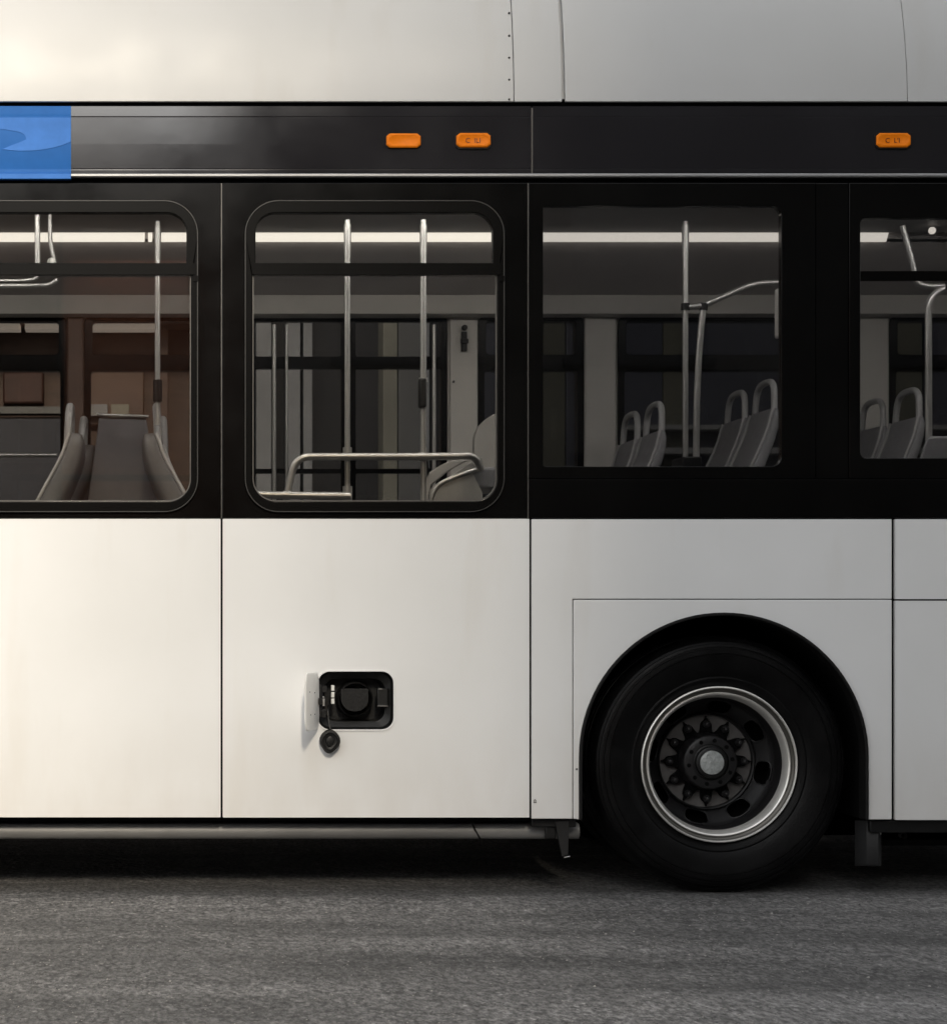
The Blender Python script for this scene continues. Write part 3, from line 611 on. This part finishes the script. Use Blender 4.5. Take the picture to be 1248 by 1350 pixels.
tube([P(927, 404, 1.2), P(922, 450, 1.2), P(918, 520, 1.2), P(917, 640, 1.2)], .0145, fr=.3)
m = MB(); m.tube([P(903, 400, 1.2), P(903, 409, 1.2)], .020, 18); m.tube([P(927.5, 400, 1.2), P(926.5, 409, 1.2)], .019, 18); m.build('rail_clamp', M_DARK, bus)
m = MB(); a, b = P(896, 603, 1.15), P(921, 616, 1.15); m.box(a.x, b.x, 1.1, 1.3, b.z-.1, a.z); m.build('pole_base', M_DARK, bus, bevel=.005)
MB().sphere(P(916, 601, 1.13), .010, 10).build('base_knob', M_STEEL, bus)
tube([P(1189, 298, 1.2), P(1203, 350, 1.2), P(1207, 374, 1.2), P(1222, 378, 1.2), P(1250, 377, 1.2), P(1420, 377, 1.2)], .0135, fr=.07)
tube([P(1246, 380, 1.2), P(1232, 386, 1.2), P(1223, 400, 1.2), P(1223.5, 600, 1.2)], .0155, fr=.06)
m = MB(); m.box(P(1244,0,1.2).x, P(1256,0,1.2).x, 1.17, 1.23, P(0,382,1.2).z, P(0,372,1.2).z); m.build('rail_clamp', M_DARK, bus, bevel=.004)
# left window
p4 = pole(208, 292, 560, y=1.2)
MB().tube([P(208, 501, 1.2), P(208, 530, 1.2)], .021, 16).build('pole_clamp', M_DARK, p4)
tube([P(49.5, 270, 1.0), P(50, 352, 1.0)], .0125); tube([P(66, 270, 1.1), P(66.5, 320, 1.1), P(72, 344, 1.1)], .010, fr=.1)
MB().sphere(P(68.5, 346, 1.08), .022, 14).build('rail_knob', M_WHITEP, bus)
tube([P(-180, 370.5, 1.0), P(30, 370.5, 1.0), P(46, 368.5, 1.0), P(51, 364, 1.0)], .009, fr=.04)
tube([P(-180, 377, 1.1), P(40, 377, 1.1), P(66, 376, 1.1), P(76, 369, 1.1)], .0115, fr=.05)
tube([P(-300, 600, 2.3), P(76, 600, 2.3)], .012)
m = MB(); a, b = P(1024, 380, .16), P(1034, 445, .16); m.box(a.x, b.x, .14, .2, b.z, a.z); m.build('emergency_hammer_box', M_IN, bus, bevel=.008)
# ------------------------------------------------------------------ seats
def make_seat(tf=1.0):
    root = empty('passenger_seat'); root.parent = bus
    path = [(-.02,-.62,.06),(0,-.50,.065),(.03,-.42,.07),(.065,-.34,.07),(.105,-.25,.066),(.138,-.17,.06),(.158,-.11,.052),(.166,-.06,.044),(.168,-.028,.030)]
    path = [(x+(tf-1)*.045*min(1, (i_*.6+1)/4), z, t*tf) for i_, (x, z, t) in enumerate(path)] if tf != 1 else path
    def ring(px_, z, t, wd, nx):
        pts = []
        for q in range(28):
            a = 2*math.pi*q/28; ca, sa = math.cos(a), math.sin(a)
            u = math.copysign(abs(ca)**.5, ca)*t/2; v = math.copysign(abs(sa)**.35, sa)*wd/2
            pts.append(Vector((px_+u*nx[0], v, z+u*nx[1])))
        return pts
    rings = []
    for i, (x, z, t) in enumerate(path):
        a = path[max(i-1, 0)]; b = path[min(i+1, len(path)-1)]; d = Vector((b[0]-a[0], b[1]-a[1])).normalized()
        wd = .43-.05*(i/8)-(.03 if i == 8 else 0)
        rings.append(ring(x, z, t, wd, (d.y, -d.x)))
    MB().loft(rings).build('backrest', M_SEATD if tf > 1 else M_SEAT, root, ang=1.2)
    m = MB()   # pale piping along both edges of the shell
    for s_ in (-1, 1):
        m.tube([Vector((x-.5*t, s_*((.43-.05*i/8)/2-.012), z)) for i, (x, z, t) in enumerate(path)], .008, 8)
    m.build('piping', M_SEATP if tf > 1 else M_SEATR, root)
    hp = [(.166, -.155, -.10), (.168, -.150, 0.0), (.172, -.135, .075), (.174, -.09, .105), (.175, 0, .112), (.174, .09, .105), (.172, .135, .075), (.168, .150, 0.0), (.166, .155, -.10)]
    pts = fillet([Vector(p) for p in hp], .04, 5)
    MB().tube(pts, .0155*(1.15 if tf > 1 else 1), 12).build('grab_hoop', M_SEATR, root)
    m = MB(); m.loft([[Vector((x, y*s2, z)) for x, y, z in ((-.45, -.2, -.66), (-.47, -.2, -.63), (-.44, -.2, -.60), (-.02, -.2, -.60), (.0, -.2, -.64))] for s2 in (1, -1)]); m.build('cushion', M_SEAT, root, bevel=.012)
    m = MB(); m.box(-.25, -.18, -.1, .1, -1.05, -.66); m.build('pedestal', M_DARK, root, bevel=.01)
    return root
st0 = make_seat(); used = [False]
HT = .128   # height of hoop top over the seat origin
st1 = make_seat(1.8); used1 = [False]
def put(px, py, y, flip=False, bulky=False):
    if bulky:
        o = st1 if not used1[0] else copytree(st1, bus); used1[0] = True; s_ = -1 if flip else 1; q = P(px, py, y)
        o.location = Vector((q.x-.19*s_, y, q.z-HT)); o.scale = (s_, 1, 1); o['group'] = 'passenger seats in rows inside the bus'; return o
    if not used[0]: o = st0; used[0] = True
    else: o = copytree(st0, bus)
    q = P(px, py, y); s_ = -1 if flip else 1
    o.location = Vector((q.x-.17*s_, y, q.z-HT)); o.scale = (s_, 1, 1); o['group'] = 'passenger seats in rows inside the bus'
    return o
Y1, Y2 = 1.66, 2.12
for px, py in ((862, 529), (1008, 500), (1196, 511), (1370, 505), (1540, 505)):
    put(px, py, Y1); q = P(px, py, Y1); k = F/(D+Y2); put(q.x*k+CX-1, CY-(q.z-HC)*k, Y2)
for px, fl_ in ((98, False), (202, True), (-90, False), (-260, False)):
    put(px, 532, 1.45, fl_, True); q = P(px, 532, 1.45); k = F/(D+1.98); put(q.x*k+CX+(12 if not fl_ else 9), CY-(q.z-HC)*k+2, 1.98, fl_, True)
# partition between the back-to-back seats
m = MB(); a, b = P(118, 550, 1.71), P(196, 720, 1.71); m.plate([[(P(131,0,1.71).x, a.z), (P(193,0,1.71).x, a.z), (P(218,0,1.71).x, b.z), (P(108,0,1.71).x, b.z)]], 1.70, 1.73); m.build('partition_panel', mat('partition_grey', (.14,.138,.145), .5, var=.15, vscale=6), bus, bevel=.01)
tube([P(128, 546, 1.69), P(135, 547, 1.69), P(196, 549, 1.69)], .007, 'partition_rail')
# seat row end seen through the rightmost window
m = MB(); m.loft([[P(x, y, yy) for x, y in ((1207, 620), (1220, 578), (1226, 575), (1300, 575), (1300, 620))] for yy in (1.0, 1.35)]); m.build('seat_row_end', M_SEAT, bus, bevel=.01)
# side facing seat by the second window
ss = empty('side_seat'); ss.parent = bus; ss['label'] = 'pale moulded seat with rounded back beside the grab rail'
def shell(pts, y0, y1, name, mt, bev=.02):
    m = MB(); k = (D+y0)/D; m.plate([[(x*k, HC+(z-HC)*k) for x, z in poly(pts)]], y0, y1); return m.build(name, mt, ss, bevel=bev, seg=4)
shell([(626, 650), (625, 595)]+qb((625, 580), (627, 558), (653, 545))+[(672, 545), (690, 560), (694, 650)], 1.5, 1.56, 'backrest', M_SEATL)
shell(qb((606, 640), (612, 622), (640, 616))+[(700, 612), (700, 642), (640, 644)], 1.02, 1.48, 'cushion', M_SEAT, .03)
shell([(568, 700), (566, 660)]+qb((566, 650), (568, 640), (590, 631), 6)+[(622, 609), (632, 612), (622, 622)]+[(636, 650), (640, 700)], 1.00, 1.05, 'side_shell', M_SEATL, .012)
shell([(558, 690), (560, 634)]+qb((560, 628), (572, 616), (594, 607), 6)+[(620, 605), (590, 622), (568, 640), (564, 690)], 1.25, 1.30, 'side_shell', M_SEATL, .012)
tube([P(633, 603, 1.0), P(632, 618, 1.0), P(600, 628, 1.0), P(574, 640, 1.0), P(567, 664, 1.0)], .010, 'seat_rail', M_STEEL, .05, ss)
# ------------------------------------------------------------------ street beyond the bus
M_WOOD = mat('brown_timber', (.085,.050,.036), .55, var=.3, vscale=5, stretch=(1,1,8), bump=.1)
M_CONC = mat('grey_concrete', (.15,.146,.14), .85, var=.15, vscale=1.2, bump=.2, bscale=20)
M_NAVY = mat('navy_panel', (.020,.0205,.030), .5, var=.15); M_OLIVE = mat('olive_panel', (.052,.048,.030), .7, var=.2)
M_KHAKI = mat('khaki_stone', (.25,.235,.19), .8, var=.12, vscale=3); M_PALE = mat('pale_stone', (.27,.268,.27), .8, var=.12, vscale=3)
M_RED = mat('russet_board', (.06,.026,.02), .6, var=.2)
M_WARM = mat('warm_soffit_lamp', (1,.8,.6), .5, emit=.07, emitc=(1,.92,.84))
YB = 9.0
def bx(px0, px1, py0, py1, y0=YB, y1=None):
    a, b = P(px0, py0, y0), P(px1, py1, y0); m = MB(); m.box(a.x, b.x, y0, y1 or y0+.2, b.z, a.z); return m
fb = empty('street_building', (0, YB, 0)); tag(fb, 'dim street building with timber shopfront seen through the bus windows', 'building')
def ch(m, name, mt, par=fb, **k):
    o = m.build(name, mt, par, **k); o.matrix_parent_inverse = Matrix.Translation(-par.location); return o
ch(MB().box(-25, 30, YB+.6, YB+9, 0.1, 11), 'wall', mat('dark_facade', (.05,.048,.05), .8, var=.2, vscale=.8))
ch(bx(-900, 262, 395, 700, YB+.3, YB+.6), 'timber_cladding', M_WOOD, bevel=.01)
for a, b in ((-60, 26), (33, 88), (113, 205)): ch(bx(a, b, 421, 434, YB-.1, YB+.1), 'soffit_lamp', M_WARM)
ch(bx(-900, 262, 408, 419, YB-.4, YB+.3), 'soffit', M_WOOD)
for a, b in ((88, 112), (205, 222), (-40, -20)): ch(bx(a, b, 419, 700, YB, YB+.3), 'timber_post', M_WOOD, bevel=.01)
ch(bx(4, 58, 490, 532, YB+.2, YB+.3), 'notice_board', M_RED, bevel=.02)
ch(bx(112, 190, 486, 560, YB+.2, YB+.3), 'timber_panel', mat('light_timber', (.12,.072,.052), .5, var=.2, vscale=4), bevel=.01)
ch(bx(-900, 88, 536, 545, YB, YB+.2), 'counter_rail', M_CONC); ch(bx(-900, 110, 552, 700, YB, YB+.2), 'shop_counter', M_NAVY)
ch(bx(118, 142, 533, 548, YB+.1, YB+.2), 'shelf_box', M_PALE); ch(bx(147, 170, 533, 550, YB+.1, YB+.2), 'shelf_box', M_KHAKI)
for a, b, mt in ((338, 358, M_PALE), (378, 396, M_PALE), (400, 412, M_PALE), (505, 524, M_KHAKI), (525, 556, M_CONC), (634, 660, M_NAVY), (560, 566, M_PALE)):
    ch(bx(a, b, 380, 900, YB+.2, YB+.6), 'facade_pier', mt, bevel=.01)
for a, b, mt in ((716, 745, M_OLIVE), (746, 770, M_NAVY), (820, 873, M_NAVY), (874, 900, M_OLIVE), (902, 1035, M_NAVY), (1175, 1215, M_OLIVE), (1218, 1290, M_NAVY)):
    ch(bx(a, b, 380, 900, YB+.3, YB+.6), 'facade_bay', mt, bevel=.01)
ch(bx(810, 1300, 560, 566, YB+.1, YB+.3), 'hand_rail', M_CONC); ch(bx(810, 1300, 590, 598, YB+.1, YB+.3), 'hand_rail', M_CONC)
# ------------------------------------------------------------------ street on the camera's side, seen in reflections
YO = -20.0
tb = empty('office_building', (20, YO, 0)); tag(tb, 'tall dark office building across the street behind the camera', 'building')
M_FAC = mat('dark_stone_facade', (.07,.067,.065), .8, var=.2, vscale=.7, bump=.2, bscale=8)
M_GLZ = mat('dark_glazing', (.02,.022,.026), .15, spec=.6, var=.2)
ch(MB().box(1.35, 55, YO-16, YO, .1, 26), 'wall', M_FAC, tb)
w0 = None
for r in range(7):
    for c_ in range(12):
        x, z = 2.6+c_*3.2, 1.2+r*3.5
        if w0 is None:
            w0 = MB(); w0.box(0, 1.9, .0, .06, 0, 2.2); w0.box(-.1, 2.0, .0, .16, -.12, 0); w0 = ch(w0, 'window', M_GLZ, tb, bevel=.02); w0.location = (x, YO+.004, z); wbase = (x, z)
        else:
            o = w0.copy(); COL.objects.link(o); o.location = (x, YO+.004, z)
ch(MB().box(1.25, 55.2, YO-.1, YO+.3, 25.6, 26.2), 'cornice', M_FAC, tb, bevel=.04)
sb = empty('shop_building', (-6, YO, 0)); tag(sb, 'low brown brick shop building with lit front beside the office building', 'building')
M_BRK = mat('brown_brick', (.20,.095,.06), .85, var=.25, vscale=5, bump=.3, bscale=30)
m = MB(); m.box(-14, 1.3, YO-9, YO-5, .1, 6.7); m.box(-14, -3.4, YO-5, YO, .1, 6.7); m.box(.75, 1.3, YO-5, YO, .1, 6.7); m.box(-3.4, .75, YO-5, YO, 6.5, 6.7); ch(m, 'wall', M_BRK, sb)
ch(MB().box(-14.2, 1.32, YO-.2, YO+.25, 6.7, 6.92), 'parapet', M_BRK, sb, bevel=.03)
M_SHOPW = mat('warm_shop_timber', (.32,.13,.07), .5, var=.2, vscale=2, stretch=(1,1,5))
m = MB(); m.box(-3.4, .75, YO-5, YO-4.9, .1, 6.5); ch(m, 'shop_back_wall', M_BRK, sb); ch(MB().box(-1.25, .72, YO-1.2, YO-1.1, .1, 6.4), 'timber_screen', M_SHOPW, sb, bevel=.01)
m = MB()
for x in (-2.6, -1.7, -.9): m.box(x, x+.5, YO-4.9, YO-4.3, .2, 5.2+.6*math.sin(x*5))
ch(m, 'display_cabinet', M_RED, sb, bevel=.02)
M_SL = mat('shop_fill_lamp', (1,.85,.7), .5, emit=1.0, emitc=(1,.80,.64))
ch(MB().box(-3.4, .75, YO-.2, YO-.09, 6.1, 6.5), 'fascia', M_BRK, sb); ch(MB().box(-1.1, .6, YO-.95, YO-.25, 6.44, 6.48), 'shop_fill_lamp', M_SL, sb)  # unseen lamp added to brighten the reflected screen; fascia added to hide it
m = MB()
for x in (-3.4, -1.3, .68): m.box(x, x+.07, YO-.08, YO, .1, 6.5)
m.box(-3.4, .75, YO-.07, YO-.01, 3.0, 3.08); ch(m, 'shopfront_mullion', M_FRAME, sb)

ab = empty('apartment_block', (-4, -60, 0)); tag(ab, 'pale apartment block in the distance behind the low shop building', 'building')
ch(MB().box(-22, 10, -76, -60, .1, 17), 'wall', mat('pale_render', (.62,.60,.57), .85, var=.1, vscale=.6), ab)
for x, z in [(x, z) for x in (-6.5, -3.6, -.9, 1.6) for z in (9.2, 12.6)]:
    o = MB().box(x, x+1.1, -60, -59.9, z, z+1.7); ch(o, 'window', M_GLZ, ab)
ch(MB().box(-22.3, 10.3, -60.3, -59.6, 17, 17.4), 'cornice', M_CONC, ab); ch(MB().box(-1.2, -.9, -62, -61.7, 17.4, 19.5), 'chimney', M_CONC, ab)
